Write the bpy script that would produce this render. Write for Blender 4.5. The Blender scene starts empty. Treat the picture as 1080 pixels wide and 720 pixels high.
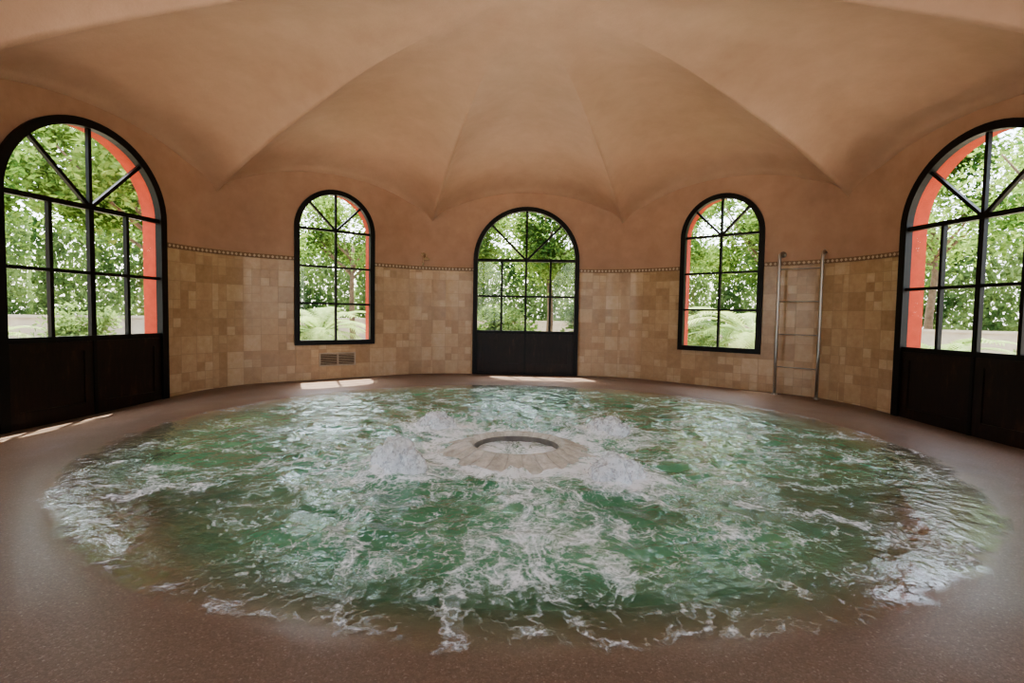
import bpy, bmesh, math, random
from mathutils import Vector, Matrix, noise
random.seed(7)
S=bpy.context.scene
COL=S.collection
NB=9
A=5.298
TH=math.radians(40)
HW=A*math.tan(math.pi/NB)      # half wall width
HB=2.105
HV=3.00; HC=3.79
T=0.33                          # wall thickness

# ---------------------------------------------------------------- node helper
class M:
    def __init__(s,name):
        s.m=bpy.data.materials.new(name); s.m.use_nodes=True
        s.t=s.m.node_tree; s.t.nodes.clear()
        s.out=s.n('ShaderNodeOutputMaterial')
    def n(s,typ,**kw):
        nd=s.t.nodes.new(typ)
        for k,v in kw.items(): setattr(nd,k,v)
        return nd
    def put(s,sock,v):
        if v is None: return
        if isinstance(v,bpy.types.NodeSocket): s.t.links.new(v,sock)
        else:
            if sock.type=='RGBA' and len(v)==3: v=(*v,1)
            sock.default_value=v
    def math(s,op,a,b=None,c=None,clamp=False):
        nd=s.n('ShaderNodeMath',operation=op,use_clamp=clamp)
        s.put(nd.inputs[0],a); s.put(nd.inputs[1],b); s.put(nd.inputs[2],c)
        return nd.outputs[0]
    def vmath(s,op,a,b=None,sc=None):
        nd=s.n('ShaderNodeVectorMath',operation=op)
        s.put(nd.inputs[0],a); s.put(nd.inputs[1],b)
        if sc is not None: s.put(nd.inputs['Scale'],sc)
        return nd.outputs[1] if op in('LENGTH','DISTANCE') else nd.outputs[0]
    def mix(s,f,a,b,blend='MIX'):
        nd=s.n('ShaderNodeMix',data_type='RGBA',blend_type=blend)
        s.put(nd.inputs[0],f); s.put(nd.inputs[6],a); s.put(nd.inputs[7],b)
        return nd.outputs[2]
    def noise(s,co,scale,detail=4,rough=.5,dist=0,color=False):
        nd=s.n('ShaderNodeTexNoise'); s.put(nd.inputs['Vector'],co)
        nd.inputs['Scale'].default_value=scale; nd.inputs['Detail'].default_value=detail
        nd.inputs['Roughness'].default_value=rough; nd.inputs['Distortion'].default_value=dist
        return nd.outputs['Color'] if color else nd.outputs['Fac']
    def vor(s,co,scale,feature='F1',out='Distance'):
        nd=s.n('ShaderNodeTexVoronoi',feature=feature); s.put(nd.inputs['Vector'],co)
        nd.inputs['Scale'].default_value=scale
        return nd.outputs[out]
    def ramp(s,f,stops,interp='LINEAR'):
        nd=s.n('ShaderNodeValToRGB'); s.put(nd.inputs[0],f); cr=nd.color_ramp; cr.interpolation=interp
        while len(cr.elements)<len(stops): cr.elements.new(.5)
        for e,(p,c) in zip(cr.elements,stops):
            e.position=p; e.color=(*c,1) if len(c)==3 else c
        return nd.outputs[0]
    def rng(s,f,a,b,c=0,d=1,smooth=False):
        nd=s.n('ShaderNodeMapRange',interpolation_type='SMOOTHSTEP' if smooth else 'LINEAR'); s.put(nd.inputs[0],f)
        for i,v in enumerate((a,b,c,d)): nd.inputs[1+i].default_value=v
        return nd.outputs[0]
    def bump(s,h,strength=.3,dist=.02):
        nd=s.n('ShaderNodeBump'); s.put(nd.inputs['Height'],h)
        nd.inputs['Strength'].default_value=strength; nd.inputs['Distance'].default_value=dist
        return nd.outputs[0]
    def schlick(s,f0,power=5,normal=None):
        lw=s.n('ShaderNodeLayerWeight'); lw.inputs[0].default_value=.5
        if normal is not None: s.put(lw.inputs['Normal'],normal)
        return s.math('ADD',s.math('MULTIPLY',s.math('POWER',lw.outputs['Facing'],power),1-f0),f0,clamp=True)
    def obj(s): return s.n('ShaderNodeTexCoord').outputs['Object']
    def pos(s): return s.n('ShaderNodeNewGeometry').outputs['Position']
    def uv(s): return s.n('ShaderNodeTexCoord').outputs['UV']
    def attr(s,nm):
        a=s.n('ShaderNodeAttribute'); a.attribute_name=nm; return a.outputs['Fac']
    def shmix(s,f,a,b):
        x=s.n('ShaderNodeMixShader'); s.put(x.inputs[0],f); s.put(x.inputs[1],a); s.put(x.inputs[2],b); return x.outputs[0]
    def pbr(s,col,rough=.6,metal=0,normal=None,spec=.5,**kw):
        nd=s.n('ShaderNodeBsdfPrincipled')
        s.put(nd.inputs['Base Color'],col); s.put(nd.inputs['Roughness'],rough); s.put(nd.inputs['Metallic'],metal)
        nd.inputs['Specular IOR Level'].default_value=spec
        if normal is not None: s.put(nd.inputs['Normal'],normal)
        for k,v in kw.items(): s.put(nd.inputs[k.replace('_',' ')],v)
        return nd.outputs[0]
    def done(s,sh): s.t.links.new(sh,s.out.inputs[0]); return s.m

# ---------------------------------------------------------------- materials
def mat_plaster(name,c1,c2):
    m=M(name); p=m.pos()
    n1=m.noise(p,.55,5,.6); n2=m.noise(p,3.0,6,.65); n3=m.noise(p,40,3,.6)
    f=m.math('ADD',m.math('MULTIPLY',n1,.6),m.math('MULTIPLY',n2,.4))
    col=m.ramp(f,[(.34,c1),(.64,c2)])
    h=m.math('ADD',m.math('MULTIPLY',n2,.8),m.math('MULTIPLY',n3,.2))
    return m.done(m.pbr(col,.48,normal=m.bump(h,.3,.03),spec=.45))
CEIL=mat_plaster('peach_ceiling_plaster',(.50,.32,.225),(.62,.42,.31))

def mat_wall():
    m=M('tiled_wall'); p=m.pos(); uv=m.uv()
    sep=m.n('ShaderNodeSeparateXYZ'); m.put(sep.inputs[0],uv); z=sep.outputs[1]
    n1=m.noise(p,.6,5,.6); n2=m.noise(p,4,6,.65)
    pl=m.ramp(m.math('ADD',m.math('MULTIPLY',n1,.6),m.math('MULTIPLY',n2,.4)),[(.35,(.41,.245,.165)),(.62,(.52,.33,.23))])
    s0=.27
    g0=m.vmath('SCALE',uv,sc=1/s0)
    c0=m.vmath('FLOOR',g0)
    wn=m.n('ShaderNodeTexWhiteNoise',noise_dimensions='3D'); m.put(wn.inputs[0],c0)
    half=m.math('GREATER_THAN',wn.outputs[0],.58)
    sc=m.math('ADD',1/s0,m.math('MULTIPLY',half,1/s0))
    g=m.vmath('SCALE',uv,sc=sc); c=m.vmath('FLOOR',g)
    c=m.vmath('ADD',c,m.vmath('SCALE',c0,sc=3.7))
    w2=m.n('ShaderNodeTexWhiteNoise',noise_dimensions='3D'); m.put(w2.inputs[0],c)
    fr=m.vmath('FRACTION',g)
    s2=m.n('ShaderNodeSeparateXYZ'); m.put(s2.inputs[0],fr)
    ex=m.math('MINIMUM',s2.outputs[0],m.math('SUBTRACT',1,s2.outputs[0]))
    ey=m.math('MINIMUM',s2.outputs[1],m.math('SUBTRACT',1,s2.outputs[1]))
    e=m.math('DIVIDE',m.math('MINIMUM',ex,ey),sc)
    tile=m.rng(e,.001,.005,smooth=True)
    ns=m.noise(p,10,6,.7)
    v=m.math('ADD',m.math('MULTIPLY',w2.outputs[0],.42),m.math('MULTIPLY',ns,.66))
    tc=m.ramp(v,[(.15,(.34,.215,.12)),(.42,(.45,.30,.175)),(.65,(.54,.385,.235)),(.95,(.65,.50,.34))])
    tc=m.mix(tile,(.40,.28,.17),tc)
    isw=m.math('GREATER_THAN',z,HB)
    col=m.mix(isw,tc,pl)
    h=m.mix(isw,m.math('ADD',m.math('MULTIPLY',tile,.6),m.math('MULTIPLY',ns,.4)),m.math('MULTIPLY',n2,2))
    ro=m.math('ADD',.26,m.math('MULTIPLY',isw,.32))
    return m.done(m.pbr(col,ro,normal=m.bump(h,.3,.008),spec=.55))
WALL=mat_wall()
def simple(name,col,rough=.6,metal=0,nscale=0,amt=.25,bs=.2,spec=.5):
    m=M(name); p=m.obj(); nm=None; c=col
    if nscale:
        n=m.noise(p,nscale,5,.6)
        c=m.mix(m.rng(n,.3,.7),tuple(x*(1-amt) for x in col),tuple(min(1,x*(1+amt)) for x in col))
        nm=m.bump(n,bs,.01)
    return m.done(m.pbr(c,rough,metal,nm,spec))
CORAL=simple('coral_stucco',(.44,.062,.028),.85,nscale=8,amt=.15)
SILL=simple('pale_stone_sill',(.42,.38,.30),.7,nscale=12,amt=.15)
BLACK=simple('black_painted_metal',(.006,.005,.005),.45,nscale=20,amt=.3,bs=.05,spec=.3)
def mat_wood():
    m=M('dark_door_wood'); o=m.obj()
    mp=m.n('ShaderNodeMapping'); m.put(mp.inputs[0],o); mp.inputs['Scale'].default_value=(6,6,.7)
    n=m.noise(mp.outputs[0],4,6,.65,.6); n2=m.noise(o,3,5,.7)
    c=m.ramp(m.math('ADD',m.math('MULTIPLY',n,.5),m.math('MULTIPLY',n2,.5)),[(.36,(.006,.0035,.003)),(.55,(.018,.009,.006)),(.68,(.065,.030,.017))])
    return m.done(m.pbr(c,.38,normal=m.bump(n,.15,.005),spec=.35))
WOOD=mat_wood()
CHROME=simple('brushed_chrome',(.44,.42,.39),.32,1,nscale=30,amt=.05,bs=.02)
GRILLE=simple('beige_vent_metal',(.40,.33,.25),.5,.2,nscale=20,amt=.1)
DARK=simple('dark_void',(.03,.025,.02),.9,nscale=5)
BRASS=simple('dull_brass',(.66,.53,.36),.35,.8,nscale=20,amt=.1)
def mat_glass():
    m=M('clear_glass')
    tr=m.n('ShaderNodeBsdfTransparent'); tr.inputs[0].default_value=(.97,.98,.97,1)
    gl=m.n('ShaderNodeBsdfGlossy'); gl.inputs['Roughness'].default_value=.02
    n=m.noise(m.obj(),3,2)
    f=m.schlick(.04,5,m.bump(n,.02,.01))
    return m.done(m.shmix(m.math('MULTIPLY',f,.7),tr.outputs[0],gl.outputs[0]))
GLASS=mat_glass()
def mat_trim():
    m=M('mosaic_border'); uv=m.uv()
    sep=m.n('ShaderNodeSeparateXYZ'); m.put(sep.inputs[0],m.vmath('SCALE',uv,sc=1/.07))
    fx=m.math('ABSOLUTE',m.math('SUBTRACT',m.math('FRACT',sep.outputs[0]),.5))
    fy=m.math('ABSOLUTE',m.math('SUBTRACT',m.math('FRACT',sep.outputs[1]),.5))
    d=m.math('LESS_THAN',m.math('ADD',fx,fy),.36)
    n=m.noise(uv,30,3)
    col=m.mix(d,m.ramp(n,[(.3,(.17,.10,.055)),(.7,(.28,.18,.11))]),m.ramp(n,[(.3,(.48,.38,.27)),(.7,(.64,.54,.41))]))
    return m.done(m.pbr(col,.5,normal=m.bump(d,.3,.004)))
TRIM=mat_trim()

def mat_floor():
    m=M('exposed_aggregate'); p=m.pos()
    vc=m.vor(p,135,out='Color'); vd=m.vor(p,135,'DISTANCE_TO_EDGE')
    sc=m.n('ShaderNodeSeparateColor'); m.put(sc.inputs[0],vc)
    peb=m.ramp(sc.outputs[0],[(0,(.155,.106,.073)),(.35,(.195,.136,.096)),(.7,(.225,.160,.115)),(.95,(.26,.19,.143)),(1,(.34,.275,.225))])
    peb=m.mix(m.rng(vd,0,.10),(.165,.113,.080),peb)
    n1=m.noise(p,.7,4,.5); n2=m.noise(p,5,5,.6)
    sep=m.n('ShaderNodeSeparateXYZ'); m.put(sep.inputs[0],p)
    dist=m.vmath('DISTANCE',m.vmath('MULTIPLY',p,(.955,1,1)),(0,.14,0))
    wet=m.rng(m.math('ADD',dist,m.math('MULTIPLY',m.math('SUBTRACT',n1,.5),1.0)),3.7,4.4,1,0,True)
    peb=m.mix(m.math('MULTIPLY',wet,.22),peb,(.12,.08,.055))
    under=m.rng(dist,3.3,3.66,1,0)
    peb=m.mix(m.math('MULTIPLY',under,.7),peb,m.ramp(n2,[(.3,(.25,.18,.12)),(.7,(.35,.27,.19))]))
    dz=m.math('ADD',sep.outputs[2],m.math('MULTIPLY',m.math('SUBTRACT',m.noise(p,.9,4,.55),.5),.30))
    g=m.math('MULTIPLY',m.rng(dz,-.24,-.10,1,0,True),under)
    grn=m.ramp(n2,[(.3,(.08,.21,.12)),(.7,(.16,.32,.18))])
    col=m.mix(g,peb,grn)
    ro=m.math('SUBTRACT',m.rng(n1,.3,.7,.46,.58),m.math('MULTIPLY',wet,.18))
    return m.done(m.pbr(col,ro,normal=m.bump(vd,.12,.003),spec=.4))
FLOOR=mat_floor()

RC=Vector((.01,-.68,0))
def mat_water():
    m=M('bubbling_green_water'); p=m.pos()
    den=m.attr('foam'); mur=m.attr('murk'); cov=m.attr('cover')
    warp=m.noise(p,1.4,3,.5,color=True)
    flat=m.vmath('MULTIPLY',p,(1,1,0))
    w0=m.vmath('SUBTRACT',warp,(.5,.5,.5))
    q=m.vmath('ADD',flat,m.vmath('SCALE',w0,sc=.8))
    rel=m.vmath('SUBTRACT',flat,tuple(RC))
    rel=m.vmath('ADD',rel,m.vmath('SCALE',w0,sc=.75))
    ln=m.vmath('LENGTH',rel); nrmd=m.vmath('NORMALIZE',rel)
    cb=m.n('ShaderNodeCombineXYZ'); m.put(cb.inputs[2],m.math('MULTIPLY',ln,.6))
    rad=m.vmath('ADD',m.vmath('SCALE',m.vmath('MULTIPLY',nrmd,(1,1,0)),sc=2.9),cb.outputs[0])
    nr=m.noise(rad,3.2,9,.68,.5)
    n1=m.noise(q,3.6,9,.70,.7)
    w2=m.vmath('SCALE',m.vmath('SUBTRACT',m.noise(p,6,4,.6,color=True),(.5,.5,.5)),sc=.28)
    lace=m.rng(m.vor(m.vmath('ADD',q,w2),8.5,'DISTANCE_TO_EDGE'),0,.12,1,0,True)
    n3=m.noise(flat,32,6,.78)
    cvn=m.math('ADD',cov,m.math('MULTIPLY',m.math('SUBTRACT',m.noise(q,1.8,7,.6,.5),.5),1.6))
    v=m.math('ADD',den,m.math('MULTIPLY',m.math('SUBTRACT',n1,.5),1.6))
    v=m.math('ADD',v,m.math('MULTIPLY',m.math('SUBTRACT',nr,.5),2.1))
    v=m.math('ADD',v,m.math('MULTIPLY',lace,.24))
    v=m.math('ADD',v,m.math('MULTIPLY',m.math('SUBTRACT',n3,.5),1.2))
    edge=m.rng(m.math('ABSOLUTE',m.math('SUBTRACT',cvn,.70)),0,.26,1,0,True)
    v=m.math('ADD',v,m.math('MULTIPLY',edge,.18))
    foam=m.rng(v,.20,.74,0,1)
    hh=m.math('ADD',m.math('MULTIPLY',m.noise(flat,7,3,.5,.2),1.0),m.math('MULTIPLY',m.noise(flat,19,4,.6,.2),.30))
    hh=m.math('MULTIPLY',hh,m.rng(cov,.5,1.7,.15,1,True))
    h=m.math('ADD',hh,m.math('MULTIPLY',foam,.2))
    nrm=m.bump(h,.46,.05)
    tr=m.n('ShaderNodeBsdfTransparent'); tr.inputs[0].default_value=(.92,.97,.93,1)
    n5=m.noise(flat,.8,3,.5)
    gc=m.ramp(m.math('ADD',m.math('MULTIPLY',n5,.6),m.math('MULTIPLY',n1,.4)),[(.38,(.060,.205,.105)),(.52,(.125,.325,.18)),(.66,(.27,.39,.16))])
    murk=m.n('ShaderNodeBsdfDiffuse'); m.put(murk.inputs[0],gc)
    body=m.shmix(mur,tr.outputs[0],murk.outputs[0])
    gl=m.n('ShaderNodeBsdfGlossy'); gl.inputs['Roughness'].default_value=.07; gl.inputs[0].default_value=(.95,.98,1,1); m.put(gl.inputs['Normal'],nrm)
    wx=m.shmix(m.schlick(.04,4.0,nrm),body,gl.outputs[0])
    fo=m.pbr((.93,.95,.96),.4,normal=nrm)
    fx=m.shmix(m.math('MULTIPLY',foam,.94),wx,fo)
    t2=m.n('ShaderNodeBsdfTransparent')
    cv=m.rng(cvn,.38,.76,0,1,True)
    return m.done(m.shmix(cv,t2.outputs[0],fx))
WATER=mat_water()
def mat_foam():
    m=M('white_splash'); o=m.obj()
    n=m.noise(o,13,7,.78,.3)
    tr=m.n('ShaderNodeBsdfTransparent')
    lw=m.n('ShaderNodeLayerWeight'); lw.inputs[0].default_value=.3
    f=m.math('MULTIPLY',m.rng(n,.34,.54,.05,1),m.rng(lw.outputs['Facing'],.1,.95,.95,0,True))
    d=m.n('ShaderNodeBsdfDiffuse'); d.inputs[0].default_value=(.96,.97,.98,1); m.put(d.inputs['Normal'],m.bump(n,.4,.03))
    t=m.n('ShaderNodeBsdfTranslucent'); t.inputs[0].default_value=(.97,.98,.98,1)
    return m.done(m.shmix(f,tr.outputs[0],m.shmix(.5,d.outputs[0],t.outputs[0])))
FOAM=mat_foam()
def mat_stone():
    m=M('wet_pale_stone'); p=m.obj()
    n=m.noise(p,16,7,.78); n2=m.noise(p,5,4,.6)
    c=m.ramp(m.math('ADD',m.math('MULTIPLY',n,.6),m.math('MULTIPLY',n2,.4)),[(.36,(.36,.32,.25)),(.5,(.56,.52,.43)),(.64,(.78,.74,.66))])
    sep=m.n('ShaderNodeSeparateXYZ'); m.put(sep.inputs[0],p)
    a=m.math('ARCTAN2',sep.outputs[1],sep.outputs[0])
    f=m.math('ABSOLUTE',m.math('SUBTRACT',m.math('FRACT',m.math('MULTIPLY',a,26/(2*math.pi))),.5))
    j=m.rng(m.math('ADD',f,m.math('MULTIPLY',m.math('SUBTRACT',n,.5),.12)),.44,.48)
    c=m.mix(m.math('MULTIPLY',j,.3),c,(.20,.17,.13))
    return m.done(m.pbr(c,.2,normal=m.bump(m.math('SUBTRACT',n,m.math('MULTIPLY',j,.3)),.6,.015)))
STONE=mat_stone()
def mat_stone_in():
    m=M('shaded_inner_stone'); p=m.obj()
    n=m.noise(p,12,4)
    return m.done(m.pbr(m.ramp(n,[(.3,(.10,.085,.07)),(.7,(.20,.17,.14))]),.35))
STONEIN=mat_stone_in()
def mat_leaf(name,c1,c2,tcol=(.30,.44,.06)):
    m=M(name)
    p=m.pos(); n=m.noise(p,.5,3); w=m.noise(p,14,1)
    c=m.ramp(m.math('ADD',m.math('MULTIPLY',n,.75),m.math('MULTIPLY',w,.25)),[(.40,c1),(.60,c2)])
    d=m.n('ShaderNodeBsdfDiffuse'); m.put(d.inputs[0],c)
    t=m.n('ShaderNodeBsdfTranslucent'); m.put(t.inputs[0],m.mix(.5,m.mix(.4,c,tcol),c))
    return m.done(m.shmix(.42,d.outputs[0],t.outputs[0]))
LEAF=mat_leaf('tree_leaves',(.026,.075,.020),(.25,.36,.11))
LEAF2=mat_leaf('shrub_leaves',(.030,.07,.025),(.20,.28,.12))
PALM=mat_leaf('palm_leaves',(.12,.20,.08),(.34,.43,.20))
BARK=simple('tree_bark',(.12,.085,.055),.9,nscale=10,amt=.4,bs=.6)
def mat_ground():
    m=M('pale_gravel'); p=m.pos()
    n=m.noise(p,30,4); n2=m.noise(p,.35,4)
    c=m.ramp(m.math('ADD',m.math('MULTIPLY',n,.4),m.math('MULTIPLY',n2,.6)),[(.38,(.30,.27,.20)),(.62,(.50,.45,.37))])
    return m.done(m.pbr(c,.9,normal=m.bump(n,.4,.02)))
GROUND=mat_ground()
PALEWALL=simple('pale_render',(.38,.34,.28),.9,nscale=3,amt=.15)

# ---------------------------------------------------------------- mesh helpers
def mk(name,verts,faces,mats,smooth=False,mi=None,uvs=None):
    me=bpy.data.meshes.new(name); me.from_pydata([tuple(v) for v in verts],[],faces)
    for m in (mats if isinstance(mats,list) else [mats]): me.materials.append(m)
    if mi: me.polygons.foreach_set('material_index',mi)
    if smooth: me.polygons.foreach_set('use_smooth',[True]*len(faces))
    if uvs:
        l=me.uv_layers.new(name='UVMap')
        for lp in me.loops: l.data[lp.index].uv=uvs[lp.vertex_index]
    me.update()
    o=bpy.data.objects.new(name,me); COL.objects.link(o); return o
def weld_smooth(o,ang=30):
    bm=bmesh.new(); bm.from_mesh(o.data); bmesh.ops.remove_doubles(bm,verts=bm.verts,dist=.0004); bm.to_mesh(o.data); bm.free()
    o.data.polygons.foreach_set('use_smooth',[True]*len(o.data.polygons))
    try: o.data.set_sharp_from_angle(angle=math.radians(ang))
    except Exception: o.data.polygons.foreach_set('use_smooth',[False]*len(o.data.polygons))
class B:  # mesh builder
    def __init__(s): s.v=[]; s.f=[]; s.mi=[]
    def quad(s,a,b,c,d,mi=0):
        i=len(s.v); s.v+= [a,b,c,d]; s.f.append((i,i+1,i+2,i+3)); s.mi.append(mi)
    def box(s,x0,x1,y0,y1,z0,z1,mi=0,M4=None):
        i=len(s.v)
        P=[(x0,y0,z0),(x1,y0,z0),(x1,y1,z0),(x0,y1,z0),(x0,y0,z1),(x1,y0,z1),(x1,y1,z1),(x0,y1,z1)]
        if M4 is not None: P=[tuple(M4@Vector(p)) for p in P]
        s.v+=P
        for q in ((0,3,2,1),(4,5,6,7),(0,1,5,4),(1,2,6,5),(2,3,7,6),(3,0,4,7)):
            s.f.append(tuple(i+k for k in q)); s.mi.append(mi)
    def tube(s,pts,r,seg=12,mi=0,radii=None,cap=True):
        pts=[Vector(p) for p in pts]; base=len(s.v); prev=None
        for i,p in enumerate(pts):
            d=(pts[min(i+1,len(pts)-1)]-pts[max(i-1,0)]).normalized()
            if prev is None:
                a=d.orthogonal().normalized()
            else: a=(prev-d*prev.dot(d)).normalized()
            prev=a; b=d.cross(a); rr=radii[i] if radii else r
            for k in range(seg):
                t=2*math.pi*k/seg; s.v.append(tuple(p+a*math.cos(t)*rr+b*math.sin(t)*rr))
        for i in range(len(pts)-1):
            for k in range(seg):
                k2=(k+1)%seg
                s.f.append((base+i*seg+k,base+i*seg+k2,base+(i+1)*seg+k2,base+(i+1)*seg+k)); s.mi.append(mi)
        if cap:
            s.f.append(tuple(base+k for k in range(seg))[::-1]); s.mi.append(mi)
            e=base+(len(pts)-1)*seg; s.f.append(tuple(e+k for k in range(seg))); s.mi.append(mi)
    def obj(s,name,mats,smooth=False,uvs=None): return mk(name,s.v,s.f,mats,smooth,s.mi,uvs)
def place(o,k,u=0,n=0,z=0):
    a=TH*k; d=Vector((math.sin(a),math.cos(a),0)); t=Vector((math.cos(a),-math.sin(a),0))
    o.location=d*(A+n)+t*u+Vector((0,0,z)); o.rotation_euler=(0,0,-a)
def par(c,p): c.parent=p
def tag(o,label,cat,**kw):
    o['label']=label; o['category']=cat
    for k,v in kw.items(): o[k]=v
def sst(a,b,x):
    t=max(0,min(1,(x-a)/(b-a))); return t*t*(3-2*t)

# ---------------------------------------------------------------- vault profile
RN=1.04
def arc(s):
    s=min(1,abs(s)); b=math.sqrt(RN*RN-1); return (math.sqrt(RN*RN-s*s)-b)/(RN-b)
ZA=4.36
def vz(q,s):
    qq=min(q,1)
    C=HC+(ZA-HC)*(1-qq**3.2); G=HV+(ZA-HV)*(1-qq**1.75)
    D=(C-G)*(.42+.58*sst(.05,.60,qq))
    w=sst(.10,.65,qq)
    z=C-D*(1-(arc(s)*w+(math.cos(math.pi*s/2)**2)*(1-w)))-.06*(1-w)*sst(0,.3,qq)
    t=max(0,(qq-.90)/.10)
    z-=.15*(1-math.sqrt(max(0,1-t*t)))*(.25+.75*arc(s))
    return z
def walltop(u): return vz(1,u/HW)+.015

# ceiling
V=[];F=[]
NQ=80; NS=36
idx={}
def vid(q,kk):
    if q==0: key=(0,0)
    else: key=(q,kk%(NB*NS))
    if key not in idx:
        b=(kk%(NB*NS))//NS; j=(kk%(NB*NS))%NS
        s=-math.cos(math.pi*j/NS)*.6+(-1+2*j/NS)*.4
        if q<=NQ:
            t=q/NQ; Q=min(t+.12*math.sin(math.pi*t)*t,1)
        else: Q=1+T/A*1.1
        ph=TH*b; a=A*Q; u=HW*Q*s
        x=a*math.sin(ph)+u*math.cos(ph); y=a*math.cos(ph)-u*math.sin(ph)
        idx[key]=len(V); V.append((x,y,vz(Q,s)))
    return idx[key]
for q in range(NQ+1):
    for kk in range(NB*NS):
        a,b_,c,d=vid(q,kk),vid(q,kk+1),vid(q+1,kk+1),vid(q+1,kk)
        if q==0: F.append((a,c,d))
        else: F.append((a,b_,c,d))
ceil=mk('ceiling',V,F,CEIL,True); ceil['kind']='structure'; ceil['label']='scalloped umbrella vault in peach plaster'

# walls -------------------------------------------------------
spec={'door':dict(w=1.06,b=0.0,s=2.30),'sdoor':dict(w=1.03,b=0.0,s=2.41),'win':dict(w=.72,b=.62,s=2.65)}
kinds={0:'door',1:'win',-1:'win',2:'sdoor',-2:'sdoor',3:'win',-3:'win',4:'sdoor',-4:'sdoor'}
sides={0:'north',1:'northeast',-1:'northwest',2:'east',-2:'west',3:'southeast',-3:'southwest',4:'south_east_end',-4:'south_west_end'}
BOT=-.22
U0=HW-.62; CA=.364/(2*.62); DM=CA*.62**2; SH=DM*math.tan(math.pi/NB)
def bend(u):       # rounded plaster corner between bays: returns (u', y)
    t=max(0,(abs(u)-U0)/.62)
    return (math.copysign(abs(u)-SH*t*t,u),-DM*t*t)
def build_wall(k):
    sp=spec[kinds[k]]; w=sp['w']-.03; s=sp['s']; b0=sp['b']+(.03 if sp['b']>0 else 0)
    def at(u): return s+math.sqrt(max(0,w*w-u*u))
    cols=[-HW+.62*i/12 for i in range(13)]+[-U0+(U0-w)*i/3 for i in range(1,4)]
    na=28
    inner=[-w*math.cos(math.pi*i/na) for i in range(1,na)]
    cols=cols+inner+[-c for c in cols[::-1]]
    Bv=B(); uv=[]
    def q(a,b,c,d,mi=0,inn=False):
        P=(a,b,c,d)
        for p in P: uv.append((p[0]+10+k*7.13,p[2]))
        if inn:
            P=[]
            for p in (a,b,c,d):
                u2,y2=bend(p[0]); P.append((u2,y2,p[2]))
        Bv.quad(*P,mi)
    so=(A+T)/A
    def ou(u): return u if abs(u)<=w+1e-6 else math.copysign(w+(abs(u)-w)*(HW*so-w)/(HW-w),u)
    def top(u): return walltop(u)+.12*max(0,(abs(u)-U0)/.62)**2
    for i in range(len(cols)-1):
        u0,u1=cols[i],cols[i+1]; mid=(u0+u1)/2
        segs=[]
        if abs(mid)<w:
            segs.append((at(u0) if abs(u0)<w else s,at(u1) if abs(u1)<w else s,top(u0),top(u1),.25))
            if b0>0: segs.append((0,0,b0,b0,-.12))
        else: segs.append((0,0,top(u0),top(u1),.25))
        for za,zb,zc,zd,up in segs:
            lo=BOT if za==0 else za; lo2=BOT if zb==0 else zb
            q((u0,0,lo),(u1,0,lo2),(u1,0,zd),(u0,0,zc),0,True)
            q((ou(u1),T,lo2),(ou(u0),T,lo),(ou(u0),T,zc+up),(ou(u1),T,zd+up),1)
    pb=b0 if b0>0 else BOT
    path=[(-w,pb)]+[(-w,s)]+[(-w*math.cos(math.pi*i/na),s+w*math.sin(math.pi*i/na)) for i in range(1,na)]+[(w,s),(w,pb)]
    for (ua,za),(ub,zb) in zip(path[:-1],path[1:]):
        q((ua,0,za),(ub,0,zb),(ub,T,zb),(ua,T,za),1)
    if b0>0: q((w,0,b0),(-w,0,b0),(-w,T,b0-.12),(w,T,b0-.12),2)
    o=Bv.obj('wall_'+sides[k],[WALL,CORAL,SILL],uvs=uv); place(o,k); o['kind']='structure'; weld_smooth(o,25)
    o['label']='travertine tiled wall bay with peach plaster lunette'
    V=[];F=[];uvt=[]
    z0,z1=HB-.030,HB+.040
    for sg in (-1,1):
        us=[sp['w']+.002+(HW-.004-sp['w'])*i/16 for i in range(17)]
        for i,u in enumerate(us):
            u2,y=bend(sg*u); b_=len(V)
            for yy,zz in ((y,z0),(y-.012,z0),(y-.012,z1),(y,z1)): V.append((u2,yy,zz)); uvt.append((sg*u+20,zz-z0))
            if i: 
                for e in range(3):
                    f=(b_-4+e,b_+e,b_+e+1,b_-4+e+1); F.append(f if sg>0 else f[::-1])
    t=mk('trim_%d'%(k+5),V,F,TRIM,uvs=uvt); place(t,k); t['kind']='structure'; t['label']='mosaic border strip of cream diamonds on brown'
for k in range(-4,5): build_wall(k)

# windows and doors -------------------------------------------
def arch_pts(w,s,b,n=32):
    return [(-w,b),(-w,s)]+[(-w*math.cos(math.pi*i/n),s+w*math.sin(math.pi*i/n)) for i in range(1,n)]+[(w,s),(w,b)]
def frame_ring(Bb,w,s,b,fw,y0,y1,fb=None):
    fb=fw if fb is None else fb
    o=arch_pts(w,s,b); i_=arch_pts(w-fw,s,b+fb); n=len(o)
    for j in range(n):
        k2=(j+1)%n
        (a,b1),(c,d)=o[j],o[k2]; (e,f),(g,h)=i_[j],i_[k2]
        Bb.quad((a,y0,b1),(c,y0,d),(g,y0,h),(e,y0,f)); Bb.quad((c,y1,d),(a,y1,b1),(e,y1,f),(g,y1,h))
        Bb.quad((a,y1,b1),(c,y1,d),(c,y0,d),(a,y0,b1)); Bb.quad((e,y0,f),(g,y0,h),(g,y1,h),(e,y1,f))
def glass_obj(w,s,b):
    P=arch_pts(w,s,b); return mk('glass',[(x,.02,z) for x,z in P],[tuple(range(len(P)))[::-1]],GLASS)
def fan(Bb,w,s,fw,m):
    for an in (45,90,135):
        R=Matrix.Translation((0,0,s))@Matrix.Rotation(-math.radians(an),4,'Y')
        Bb.box(0.0,w-fw+.01,-.01,.04,-m/2,m/2,M4=R)
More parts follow.
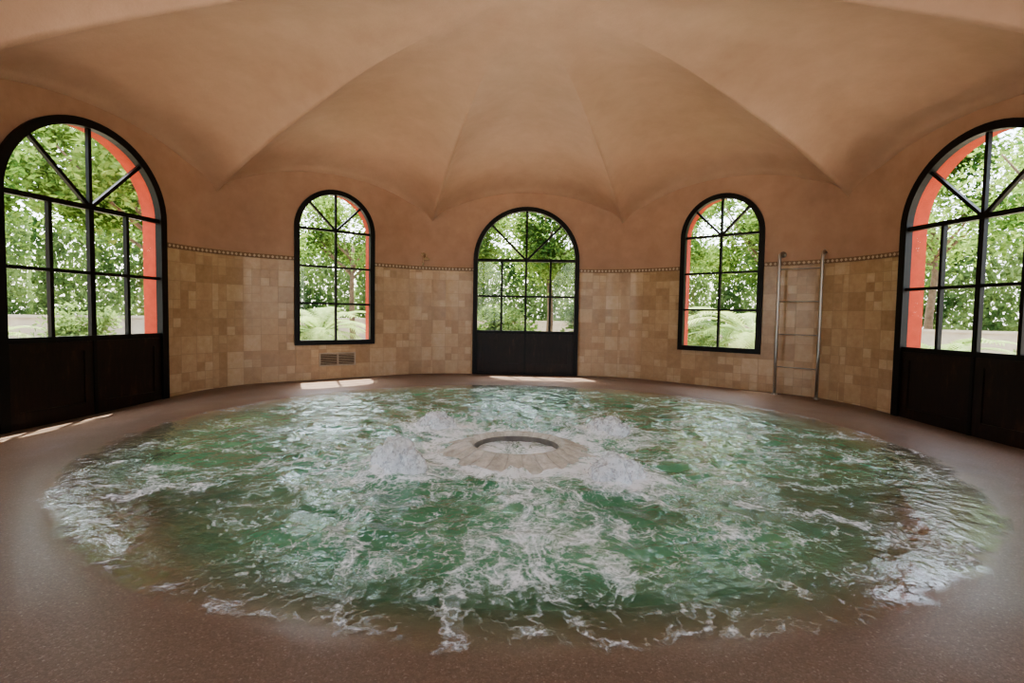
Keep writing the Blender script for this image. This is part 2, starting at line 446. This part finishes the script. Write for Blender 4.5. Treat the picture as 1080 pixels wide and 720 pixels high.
def window(k,n):
    sp=spec['win']; w,s,b=sp['w'],sp['s'],sp['b']; fw=.085
    Bb=B(); frame_ring(Bb,w,s,b,fw,-.045,.05); m=.034
    fan(Bb,w,s,fw,m)
    Bb.box(-w+fw-.005,w-fw+.005,-.015,.042,s-m/2-.003,s+m/2+.003)
    gb=b+fw
    for i in (1,2):
        z=gb+(s-gb)*i/3; Bb.box(-w+fw-.005,w-fw+.005,-.012,.041,z-m/2,z+m/2)
    Bb.box(-m/2,m/2,-.0135,.043,gb-.005,s)
    o=Bb.obj('window_%d'%n,BLACK); place(o,k); o['kind']='structure'; o['label']='black metal arched window with fanlight and six panes'
    g=glass_obj(w-fw+.01,s,b+fw-.01); par(g,o)
def door(k,n,kind):
    sp=spec[kind]; w,s=sp['w'],sp['s']; fw=.085 if kind=='door' else .095; p=.86 if kind=='door' else .84
    lo=0 if kind=='door' else -.16
    Bb=B(); frame_ring(Bb,w,s,lo,fw,-.05,.05,.03); m=.038
    fan(Bb,w,s,fw,m)
    Bb.box(-w+fw-.005,w-fw+.005,-.02,.045,s-.028,s+.028)
    Bb.box(-w+fw-.005,w-fw+.005,-.02,.045,p-.03,p+.03)
    Bb.box(-.02,.02,-.025,.045,lo+.03,p-.03)
    z=(p+s)/2; Bb.box(-w+fw-.005,w-fw+.005,-.012,.041,z-m/2,z+m/2)
    for u in (-.5*(w-fw),0,.5*(w-fw)):
        mm=.06 if (u==0 and kind!='door') else m
        Bb.box(u-mm/2,u+mm/2,-.0135,.043,p,s)
    o=Bb.obj('door_%d'%n,BLACK); place(o,k); o['kind']='structure'; o['label']='black arched double door, glazed top with fanlight, dark wooden base'
    g=glass_obj(w-fw+.01,s,p); par(g,o)
    for sg in (-1,1):
        Bp=B(); x0,x1=(-w+fw,-.012) if sg<0 else (.012,w-fw)
        Bp.box(x0,x1,.0,.04,lo+.03,p-.03)
        r=.11
        for a in ((x0,x0+r,lo+.035,p-.035),(x1-r,x1,lo+.035,p-.035),(x0+r,x1-r,lo+.035,lo+.035+r+.08),(x0+r,x1-r,p-.035-r,p-.035)):
            Bp.box(a[0],a[1],-.014,.001,a[2],a[3])
        d=Bp.obj('lower_panel',WOOD); par(d,o)
wi=1; di=1
for k in (0,-1,1,-2,2,-3,3,-4,4):
    if kinds[k]=='win': window(k,wi); wi+=1
    else: door(k,di,kinds[k]); di+=1

# ---------------------------------------------------------------- floor with basin
PC=Vector((0,.13,0)); RP=3.58; EX=.955
def floor_z(r):
    if r>=RP+.12: return 0
    if r<=2.55: return -.55
    t=(RP+.12-r)/(RP+.12-2.55)
    return -.55*(t**2.2)
def drop(t):     # floor falls gently towards the side doors
    d=abs(math.degrees((t+math.pi)%(2*math.pi)-math.pi))
    return -.13*sst(50,92,d)*(1-sst(125,160,d))
V=[];F=[]
rs=[0]+[2.55*i/6 for i in range(1,7)]+[2.55+(1.15)*i/24 for i in range(1,25)]+[3.95,4.2,4.6,5.0]
NA=144
V.append((PC.x,PC.y,floor_z(0)))
for r in rs[1:]:
    for a in range(NA):
        t=2*math.pi*a/NA; x=PC.x+r*math.sin(t)/EX; y=PC.y+r*math.cos(t)
        V.append((x,y,floor_z(r)+drop(t)*sst(3.8,5.3,r)))
for a in range(NA):
    t=2*math.pi*a/NA
    b=round(t/TH); R=(A+.3)/math.cos(t-b*TH); V.append((R*math.sin(t),R*math.cos(t),drop(t)))
for a in range(NA): F.append((0,1+(a+1)%NA,1+a))
for i in range(len(rs)-1):
    for a in range(NA):
        F.append((1+i*NA+a,1+i*NA+(a+1)%NA,1+(i+1)*NA+(a+1)%NA,1+(i+1)*NA+a))
fl=mk('floor',V,F,FLOOR,True); fl['kind']='structure'; fl['label']='brown exposed aggregate floor sloping into a round basin'
if sum(p.normal.z for p in fl.data.polygons)<0: fl.data.flip_normals()

# ---------------------------------------------------------------- water
jets=[(-.88,-1.38,.26),(-.86,.14,.17),(.95,.10,.17),(.76,-1.44,.19)]
def fbm(x,y,z,o=4): return noise.fractal(Vector((x,y,z)),.9,2.1,o,noise_basis='PERLIN_ORIGINAL')
V=[];F=[];FO=[];MU=[];CV=[]
NR=190; NA=430; RW=3.78
def wpt(r,t):
    x=PC.x+r*math.sin(t)/EX; y=PC.y+r*math.cos(t)
    e=r/3.60
    fade=min(1,max(0,(1-e)/.20)); fade=.01+.99*fade
    dr=math.hypot(x-RC.x,y-RC.y)
    wx=x+.25*fbm(x*1.5,y*1.5,3,3); wy=y+.25*fbm(x*1.5,y*1.5,9,3)
    h=.022*fbm(wx*1.6,wy*1.6,1,4)+.018*(1-2*abs(noise.noise(Vector((wx*3.2,wy*3.2,5)))))+.010*fbm(wx*8,wy*8,2,3)
    act=.6+.9*math.exp(-max(0,dr-.7)/1.3)
    h*=act*fade
    f=.03+.14*fbm(x*.8,y*.8,20,3)
    for jx,jy,jh in jets:
        d=math.hypot(x-jx,y-jy)
        h+=jh*.40*math.exp(-(d/.22)**2)*(1+.4*noise.noise(Vector((x*9,y*9,7))))
        h+=.010*math.exp(-d/.7)*math.cos(d*16)*fade
        f+=.70*math.exp(-(d/.27)**2)+.20*math.exp(-(d/.70)**2)
    f+=.42*math.exp(-((dr-.72)/.12)**2)
    if dr<.40: f=.62; h=h*.4-.01
    f+=.22*math.exp(-((x-.10-.14*math.sin(y*2.2))/.45)**2)*(1 if -2.8<y<-1.2 else math.exp(-((min(abs(y+2.8),abs(y+1.2)))/.30)**2))
    f-=.10*sst(.85,.98,e)
    V.append((x,y,h-.001)); FO.append(f)
    sh=.16*fbm(x*.7,y*.7,40,3)
    br=.34*math.exp(-((x+2.0)/.8)**2-((y+2.2)/.5)**2)+.42*math.exp(-((x-2.3)/.85)**2-((y+1.9)/.6)**2)
    mu=min(1,max(0,(.975-e)/.15))*(.94+sh)-br*1.6
    MU.append(max(0.0,min(.96,mu)))
    CV.append(min(1.8,max(-.9,.6+(.99-e)/.065)))
wpt(0,0)
for i in range(1,NR+1):
    r=RW*(i/NR)
    for a in range(NA): wpt(r,2*math.pi*a/NA)
for a in range(NA): F.append((0,1+(a+1)%NA,1+a))
for i in range(NR-1):
    for a in range(NA): F.append((1+i*NA+a,1+i*NA+(a+1)%NA,1+(i+1)*NA+(a+1)%NA,1+(i+1)*NA+a))
wt=mk('pool_water',V,F,WATER,True)
if wt.data.polygons[5000].normal.z<0: wt.data.flip_normals()
for nm,arr in (('foam',FO),('murk',MU),('cover',CV)):
    at=wt.data.attributes.new(nm,'FLOAT','POINT'); at.data.foreach_set('value',arr)
tag(wt,'green foaming water filling the round whirlpool basin','water',kind='stuff')

# ring fountain collar
prof=[(.74,-.56),(.73,-.06),(.69,-.004),(.63,.016),(.56,.034),(.49,.054),(.455,.076),(.42,.082),(.395,.074),(.378,.045),(.375,.02),(.375,-.45)]
def lathe(name,prof,mats,seg=156,pet=0):
    V=[];F=[];mi=[]
    for j,(r,z) in enumerate(prof):
        for a in range(seg):
            t=2*math.pi*a/seg; rr=r; z2=z
            if pet and .40<r<.74 and z>-.05:
                k=abs(math.sin(t*13))**.6; nn=noise.noise(Vector((math.cos(t)*5,math.sin(t)*5,j*.5)))
                g=1 if r>.47 else .4
                rr=r*(1+g*(.018*(k-.6)+.015*nn)); z2=z+g*(.006*(k-.6)+.010*nn)
            V.append((rr*math.cos(t),rr*math.sin(t),z2))
    for j in range(len(prof)-1):
        for a in range(seg):
            F.append((j*seg+a,j*seg+(a+1)%seg,(j+1)*seg+(a+1)%seg,(j+1)*seg+a)); mi.append(0)
    return mk(name,V,F,mats,True,mi)
ring=bpy.data.objects.new('fountain_ring',None); COL.objects.link(ring); ring.location=(RC.x,RC.y,0)
r1=lathe('rim',prof[:10],STONE,pet=1); par(r1,ring)
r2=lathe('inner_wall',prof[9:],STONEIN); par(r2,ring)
tag(ring,'round pale stone overflow ring standing in the foaming pool','fountain')

# jets
def jet(i,jx,jy,jh):
    bm=bmesh.new()
    rnd=random.Random(i)
    for kx in range(10):
        a=rnd.random()*6.283; rr=.15*rnd.random()**.5 if kx else 0
        c=Vector((math.cos(a)*rr,math.sin(a)*rr,0)); s=rnd.uniform(.45,.8) if kx else 1
        res=bmesh.ops.create_icosphere(bm,subdivisions=4,radius=1)
        for v in res['verts']:
            p=v.co.copy(); n=noise.fractal(p*2.8+Vector((i*7+kx*3,0,0)),.7,2.2,5)
            sp=1+.20*n
            v.co=c+Vector((p.x*sp*.16*s,p.y*sp*.16*s,(jh*.95*s*p.z*sp) if p.z>0 else p.z*.03))
    for d in range(150):
        a=rnd.random()*6.283; r=rnd.random()**.7*.30; z=jh*(.25+rnd.random()*1.05)*(1-r*2.0)+.015
        mt=Matrix.Translation((math.cos(a)*r,math.sin(a)*r,max(.015,z)))
        bmesh.ops.create_icosphere(bm,subdivisions=1,radius=.002+rnd.random()*.005,matrix=mt)
    me=bpy.data.meshes.new('water_jet'); bm.to_mesh(me); bm.free(); me.materials.append(FOAM)
    me.polygons.foreach_set('use_smooth',[True]*len(me.polygons))
    o=bpy.data.objects.new('water_jet',me); COL.objects.link(o); o.location=(jx,jy,.02)
    tag(o,'white frothing water jet boiling up beside the stone ring','water jet',group='jets around the stone ring')
for i,(a,b,c) in enumerate(jets): jet(i,a,b,c)

# ---------------------------------------------------------------- ladder
lad=bpy.data.objects.new('ladder',None); COL.objects.link(lad); place(lad,1,1.31,-.2)
for x in (-.30,.30):
    b=B(); pts=[(x,0,0),(x,0,.7),(x,0,1.5),(x,0,2.16)]
    for j in range(1,7):
        t=math.pi/2*j/6; pts.append((x,.08*(1-math.cos(t)),2.16+.09*math.sin(t)))
    pts.append((x,.185,2.25)); b.tube(pts,.023,14); b.tube([(x,0,-.02),(x,0,.02)],.045,14); b.tube([(x,.17,2.25),(x,.185,2.25)],.05,14)
    o=b.obj('rail',CHROME,True); par(o,lad)
for z in (.45,.97,1.49,2.0):
    b=B(); b.tube([(-.30,0,z),(.30,0,z)],.008,12); o=b.obj('rung',CHROME,True); par(o,lad)
tag(lad,'chrome tubular ladder fixed upright against the tiled wall','ladder')

# vent grille
vg=bpy.data.objects.new('vent_grille',None); COL.objects.link(vg); place(vg,-1,.03,0,.235)
b=B(); W=.33; H=.24
b.box(-W,W,-.018,0,0,.022); b.box(-W,W,-.018,0,H-.022,H); b.box(-W,-W+.022,-.018,0,.022,H-.022); b.box(W-.022,W,-.018,0,.022,H-.022); b.box(-.014,.014,-.018,0,.022,H-.022)
o=b.obj('frame',GRILLE); par(o,vg)
b=B(); b.box(-W+.02,W-.02,-.004,-.001,.02,H-.02); o=b.obj('backing',DARK); par(o,vg)
b=B()
for i in range(7):
    z=.036+i*.028
    for x0,x1 in ((-W+.022,-.014),(.014,W-.022)):
        b.box(x0,x1,-.002,.002,-.0085,.0085,M4=Matrix.Translation((0,-.011,z))@Matrix.Rotation(.55,4,'X'))
o=b.obj('louvers',GRILLE); par(o,vg)
tag(vg,'louvred metal ventilation grille set low in tiled wall','vent')

# wall shower
sh=bpy.data.objects.new('wall_shower',None); COL.objects.link(sh); place(sh,-1,1.72,-.05,2.14)
b=B(); pts=[(0,0,.24),(0,-.05,.25)]+[(0,-.05-.09*math.sin(t),.25-.08*(1-math.cos(t))) for t in (0.3,.6,.9,1.2,1.5)]
b.tube(pts,.013,10); b.tube([(0,.03,.24),(0,-.012,.24)],.035,14); b.tube([(0,-.02,.24),(0,-.02,.02)],.010,8); b.tube([(0,.03,.05),(0,-.03,.05)],.022,12)
o=b.obj('pipe',BRASS,True); par(o,sh)
b=B(); b.tube([(0,-.139,.18),(0,-.142,.15),(0,-.144,.12)],.03,16,radii=[.015,.05,.06]); o=b.obj('shower_head',BRASS,True); par(o,sh)
tag(sh,'small brass wall shower above the mosaic border','shower')

# ---------------------------------------------------------------- outside
V=[];F=[]
for r in (5.45,8,14,30,60):
    for a in range(72):
        t=2*math.pi*a/72; V.append((r*math.sin(t),r*math.cos(t),-.06 if r>5.5 else -.2))
for i in range(4):
    for a in range(72): F.append((i*72+a,(i+1)*72+a,(i+1)*72+(a+1)%72,i*72+(a+1)%72))
gr=mk('ground',V,F,GROUND); gr['kind']='structure'; gr['label']='pale gravel garden ground'

def leafmesh(name,n,size,shape,mat,seed):
    rnd=random.Random(seed); v=[];f=[]
    for _ in range(n):
        p=shape(rnd); s=size*(.6+.8*rnd.random())
        a=Vector((rnd.gauss(0,1),rnd.gauss(0,1),rnd.gauss(0,.6))).normalized()
        b_=a.cross(Vector((rnd.gauss(0,1),rnd.gauss(0,1),rnd.gauss(0,1)))).normalized()
        i=len(v); p=Vector(p)
        v+=[p-a*s,p+b_*s*.45,p+a*s,p-b_*s*.45]; f.append((i,i+1,i+2,i+3))
    me=bpy.data.meshes.new(name); me.from_pydata([tuple(x) for x in v],[],f); me.materials.append(mat); return me
def clumps(c,R,n,cr,flat=.75,seed=0):
    rr=random.Random(seed); C=[]
    for _ in range(n):
        while True:
            p=Vector((rr.uniform(-1,1),rr.uniform(-1,1),rr.uniform(-1,1)))
            if p.length<1: break
        C.append((Vector(c)+Vector((p.x*R,p.y*R,p.z*R*flat)),cr*(.6+.8*rr.random())))
    def f(rnd):
        cc,r=C[rnd.randrange(len(C))]
        return cc+Vector((rnd.gauss(0,.5),rnd.gauss(0,.5),rnd.gauss(0,.4)))*r
    return f
tree_me=[leafmesh('foliage',13000,.068,clumps((0,0,3.7),1.8,24,.62,.95,sd),LEAF,sd) for sd in (1,2,5)]
def trunkmesh(seed):
    b=B(); rnd=random.Random(seed)
    b.tube([(0,0,-.1),(.05,.03,1),(-.05,.08,2),(.05,0,3.4)],.1,10,radii=[.11,.09,.07,.05])
    for _ in range(7):
        a=rnd.random()*6.28; z=1.7+rnd.random()*1.2; l=1.0+rnd.random()*.8
        b.tube([(0,.03,z),(math.cos(a)*l*.5,math.sin(a)*l*.5,z+.6),(math.cos(a)*l,math.sin(a)*l,z+1.4)],.04,6,radii=[.05,.03,.015])
    return b.obj('trunk',BARK,True)
tm=trunkmesh(3); tdata=tm.data; bpy.data.objects.remove(tm)
def tree(a,r,i,sc):
    e=bpy.data.objects.new('tree',None); COL.objects.link(e); t=math.radians(a)
    e.location=(r*math.sin(t),r*math.cos(t),-.06); e.rotation_euler=(0,0,i*1.7); e.scale=(sc,)*3
    f=bpy.data.objects.new('foliage',tree_me[i%3]); COL.objects.link(f); par(f,e); f['kind']='stuff'
    f=bpy.data.objects.new('trunk',tdata); COL.objects.link(f); par(f,e)
    tag(e,'leafy green garden tree outside the arched windows','tree',group='garden trees')
for i,(a,r,sc) in enumerate([(-100,10.4,1.0),(-85,14.6,1.2),(-57,8.2,1.0),(-68,14.0,1.1),(-40,12.6,.9),(-25,15.2,1.1),(-12,10.2,.9),(3,14.6,1.3),(18,10.5,.9),(32,15.2,1.25),(46,10.2,.92),(60,15,1.3),(74,10.0,.92),(89,14.6,1.3),(-45,21,1.5),(-13,21.5,1.5),(17,21.5,1.5),(45,21.5,1.5),(-72,21,1.5),(75,21.5,1.5),(-100,21,1.5)]):
    tree(a,r,i,sc)
def hedge_shape(rnd):
    return (rnd.uniform(-3.1,3.1),rnd.gauss(0,.25),rnd.random()**1.1*3.0)
hm=leafmesh('hedge',11000,.11,hedge_shape,LEAF2,9)
for i,a in enumerate(range(-105,106,15)):
    o=bpy.data.objects.new('hedge',hm); COL.objects.link(o); t=math.radians(a); r=26.5+(.0 if i%2 else 1.6)
    o.location=(r*math.sin(t),r*math.cos(t),-.06); o.rotation_euler=(0,0,-t); o.scale=(1.13,.6,1.75); tag(o,'tall dense green garden hedge','hedge',group='garden hedges')
sm=leafmesh('shrub',2600,.055,clumps((0,0,.55),.5,12,.28,.9,5),LEAF2,6)
for i,(a,r,s) in enumerate([(-94,7.6,.8),(-76,8.3,.7),(-10,7.5,.8),(-1,8.2,1.0),(9,7.4,.8),(27,8.1,.8),(51,8.3,.7),(73,8.0,.8),(83,7.7,.9),(-32,11.6,1.0),(-5,12.0,1.5),(9,12.2,1.5),(41,12.8,1.2),(-82,11.6,1.2),(-57,12.3,1.2),(64,12,1.4),(83,12,1.4),(24,12.6,1.2),(-71,12.0,1.2)]):
    o=bpy.data.objects.new('shrub',sm); COL.objects.link(o); t=math.radians(a)
    o.location=(r*math.sin(t),r*math.cos(t),-.06); o.rotation_euler=(0,0,i*1.1); o.scale=(s,)*3; tag(o,'low rounded green garden shrub on gravel','shrub',group='garden shrubs')
def palmmesh():
    v=[];f=[];rnd=random.Random(4)
    for k in range(26):
        a=k*2.4; el=math.radians(15+rnd.random()*65); L=1.0+rnd.random()*.5
        d=Vector((math.cos(a),math.sin(a),0)); sd=Vector((-math.sin(a),math.cos(a),0))
        prev=Vector((0,0,0)); e=el
        for j in range(22):
            e-=.075; p=prev+(d*math.cos(e)+Vector((0,0,math.sin(e))))*(L/22)
            if j>4:
                l=.32*math.sin(math.pi*(j-3)/20)+.05
                for s in (-1,1):
                    i=len(v); tip=p+sd*s*l*.8+(p-prev).normalized()*l*.6-Vector((0,0,l*.2))
                    v+=[prev,p,tip]; f.append((i,i+1,i+2))
            else:
                i=len(v); v+=[prev-sd*.015,prev+sd*.015,p+sd*.012,p-sd*.012]; f.append((i,i+1,i+2,i+3))
            prev=p
    me=bpy.data.meshes.new('fronds'); me.from_pydata([tuple(x) for x in v],[],f); me.materials.append(PALM); return me
pm=palmmesh()
b=B(); b.tube([(0,0,-.05),(0,0,.2),(0,0,.5),(0,0,.62)],.1,10,radii=[.14,.12,.1,.05]); to=b.obj('trunk',BARK,True); ptd=to.data; bpy.data.objects.remove(to)
for i,(a,r,h,s) in enumerate([(-86,9.2,.9,.9),(-36,7.9,.3,1.15),(38,7.9,.3,1.25),(31,10.4,.6,1.0),(62,7.9,.6,.85),(-70,10.0,.6,.8)]):
    e=bpy.data.objects.new('palm',None); COL.objects.link(e); t=math.radians(a); e.location=(r*math.sin(t),r*math.cos(t),-.06); e.scale=(s,)*3; e.rotation_euler=(0,0,i)
    q=bpy.data.objects.new('fronds',pm); COL.objects.link(q); par(q,e); q.location=(0,0,.6); q['kind']='stuff'
    q=bpy.data.objects.new('trunk',ptd); COL.objects.link(q); par(q,e)
    tag(e,'small palm with feathery arching fronds in the garden','palm',group='garden palms')
for i,a in enumerate(range(-108,109,18)):
    b=B(); b.box(-2.5,2.5,-.12,.12,0,.95); b.box(-2.52,2.52,-.17,.17,.95,1.03)
    o=b.obj('garden_wall',PALEWALL); t=math.radians(a); o.location=(17.9*math.sin(t),17.9*math.cos(t),-.06); o.rotation_euler=(0,0,-t)
    tag(o,'pale rendered garden wall with coping below trees','garden wall',group='garden walls')

# ---------------------------------------------------------------- light
w=bpy.data.worlds.new('World'); S.world=w; w.use_nodes=True; nt=w.node_tree
bg=nt.nodes['Background']; sk=nt.nodes.new('ShaderNodeTexSky'); sk.sky_type='NISHITA'; sk.sun_disc=False
sk.sun_elevation=math.radians(66); sk.sun_rotation=math.radians(-25); sk.air_density=1.0; sk.dust_density=4.0; sk.ozone_density=1
hz=nt.nodes.new('ShaderNodeMix'); hz.data_type='RGBA'; hz.inputs[0].default_value=.5; hz.inputs[7].default_value=(3.2,3.15,3.1,1)
nt.links.new(sk.outputs[0],hz.inputs[6]); nt.links.new(hz.outputs[2],bg.inputs[0]); bg.inputs[1].default_value=1.2
def sun_dir(az,el):
    return Vector((math.sin(az)*math.cos(el),math.cos(az)*math.cos(el),math.sin(el)))
L=bpy.data.lights.new('sun','SUN'); L.energy=14; L.angle=math.radians(.6); L.color=(1,.93,.82)
lo=bpy.data.objects.new('sun',L); COL.objects.link(lo); lo.rotation_euler=sun_dir(math.radians(-25),math.radians(66)).to_track_quat('Z','Y').to_euler()
# added fill lamps just inside the openings at the camera's end, brightening the room
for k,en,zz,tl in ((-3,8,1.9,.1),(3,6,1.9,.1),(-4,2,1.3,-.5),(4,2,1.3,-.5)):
    L=bpy.data.lights.new('room_fill','AREA'); L.shape='RECTANGLE'; L.size=1.4; L.size_y=2.0; L.energy=en; L.color=(1,.96,.92)
    o=bpy.data.objects.new('room_fill',L); COL.objects.link(o); a=TH*k
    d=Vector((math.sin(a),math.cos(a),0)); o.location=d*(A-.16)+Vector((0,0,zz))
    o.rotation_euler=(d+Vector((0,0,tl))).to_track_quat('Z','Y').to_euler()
# added fill spot, hidden inside the stone ring, to brighten the vault
L=bpy.data.lights.new('vault_fill','SPOT'); L.energy=140; L.spot_size=math.radians(130); L.spot_blend=.8; L.shadow_soft_size=.10; L.color=(1,.93,.86)
o=bpy.data.objects.new('vault_fill',L); COL.objects.link(o); o.location=(RC.x,RC.y,.03); o.rotation_euler=(math.pi+math.radians(-16),0,0)
if (o.rotation_euler.to_matrix()@Vector((0,0,-1))).y<0: o.rotation_euler=(math.pi+math.radians(16),0,0)

# ---------------------------------------------------------------- camera
f,p,r,a=551.09,.0500,.0168,.0361
rt=Vector((math.cos(a),math.sin(a),0)); fw=Vector((-math.sin(a)*math.cos(p),math.cos(a)*math.cos(p),-math.sin(p))); up=rt.cross(fw)
rt2=rt*math.cos(r)+up*math.sin(r); up2=up*math.cos(r)-rt*math.sin(r)
cam=bpy.data.cameras.new('camera'); co=bpy.data.objects.new('camera',cam); COL.objects.link(co)
mt=Matrix((rt2,up2,-fw)).transposed().to_4x4(); mt.translation=Vector((.119,-5.263,1.2)); co.matrix_world=mt
cam.sensor_width=36; cam.lens=f*36/1080; cam.clip_start=.05; cam.clip_end=300
S.camera=co
S.view_settings.view_transform='AgX'
try: S.view_settings.look='AgX - Medium High Contrast'
except Exception: pass
S.view_settings.exposure=.68
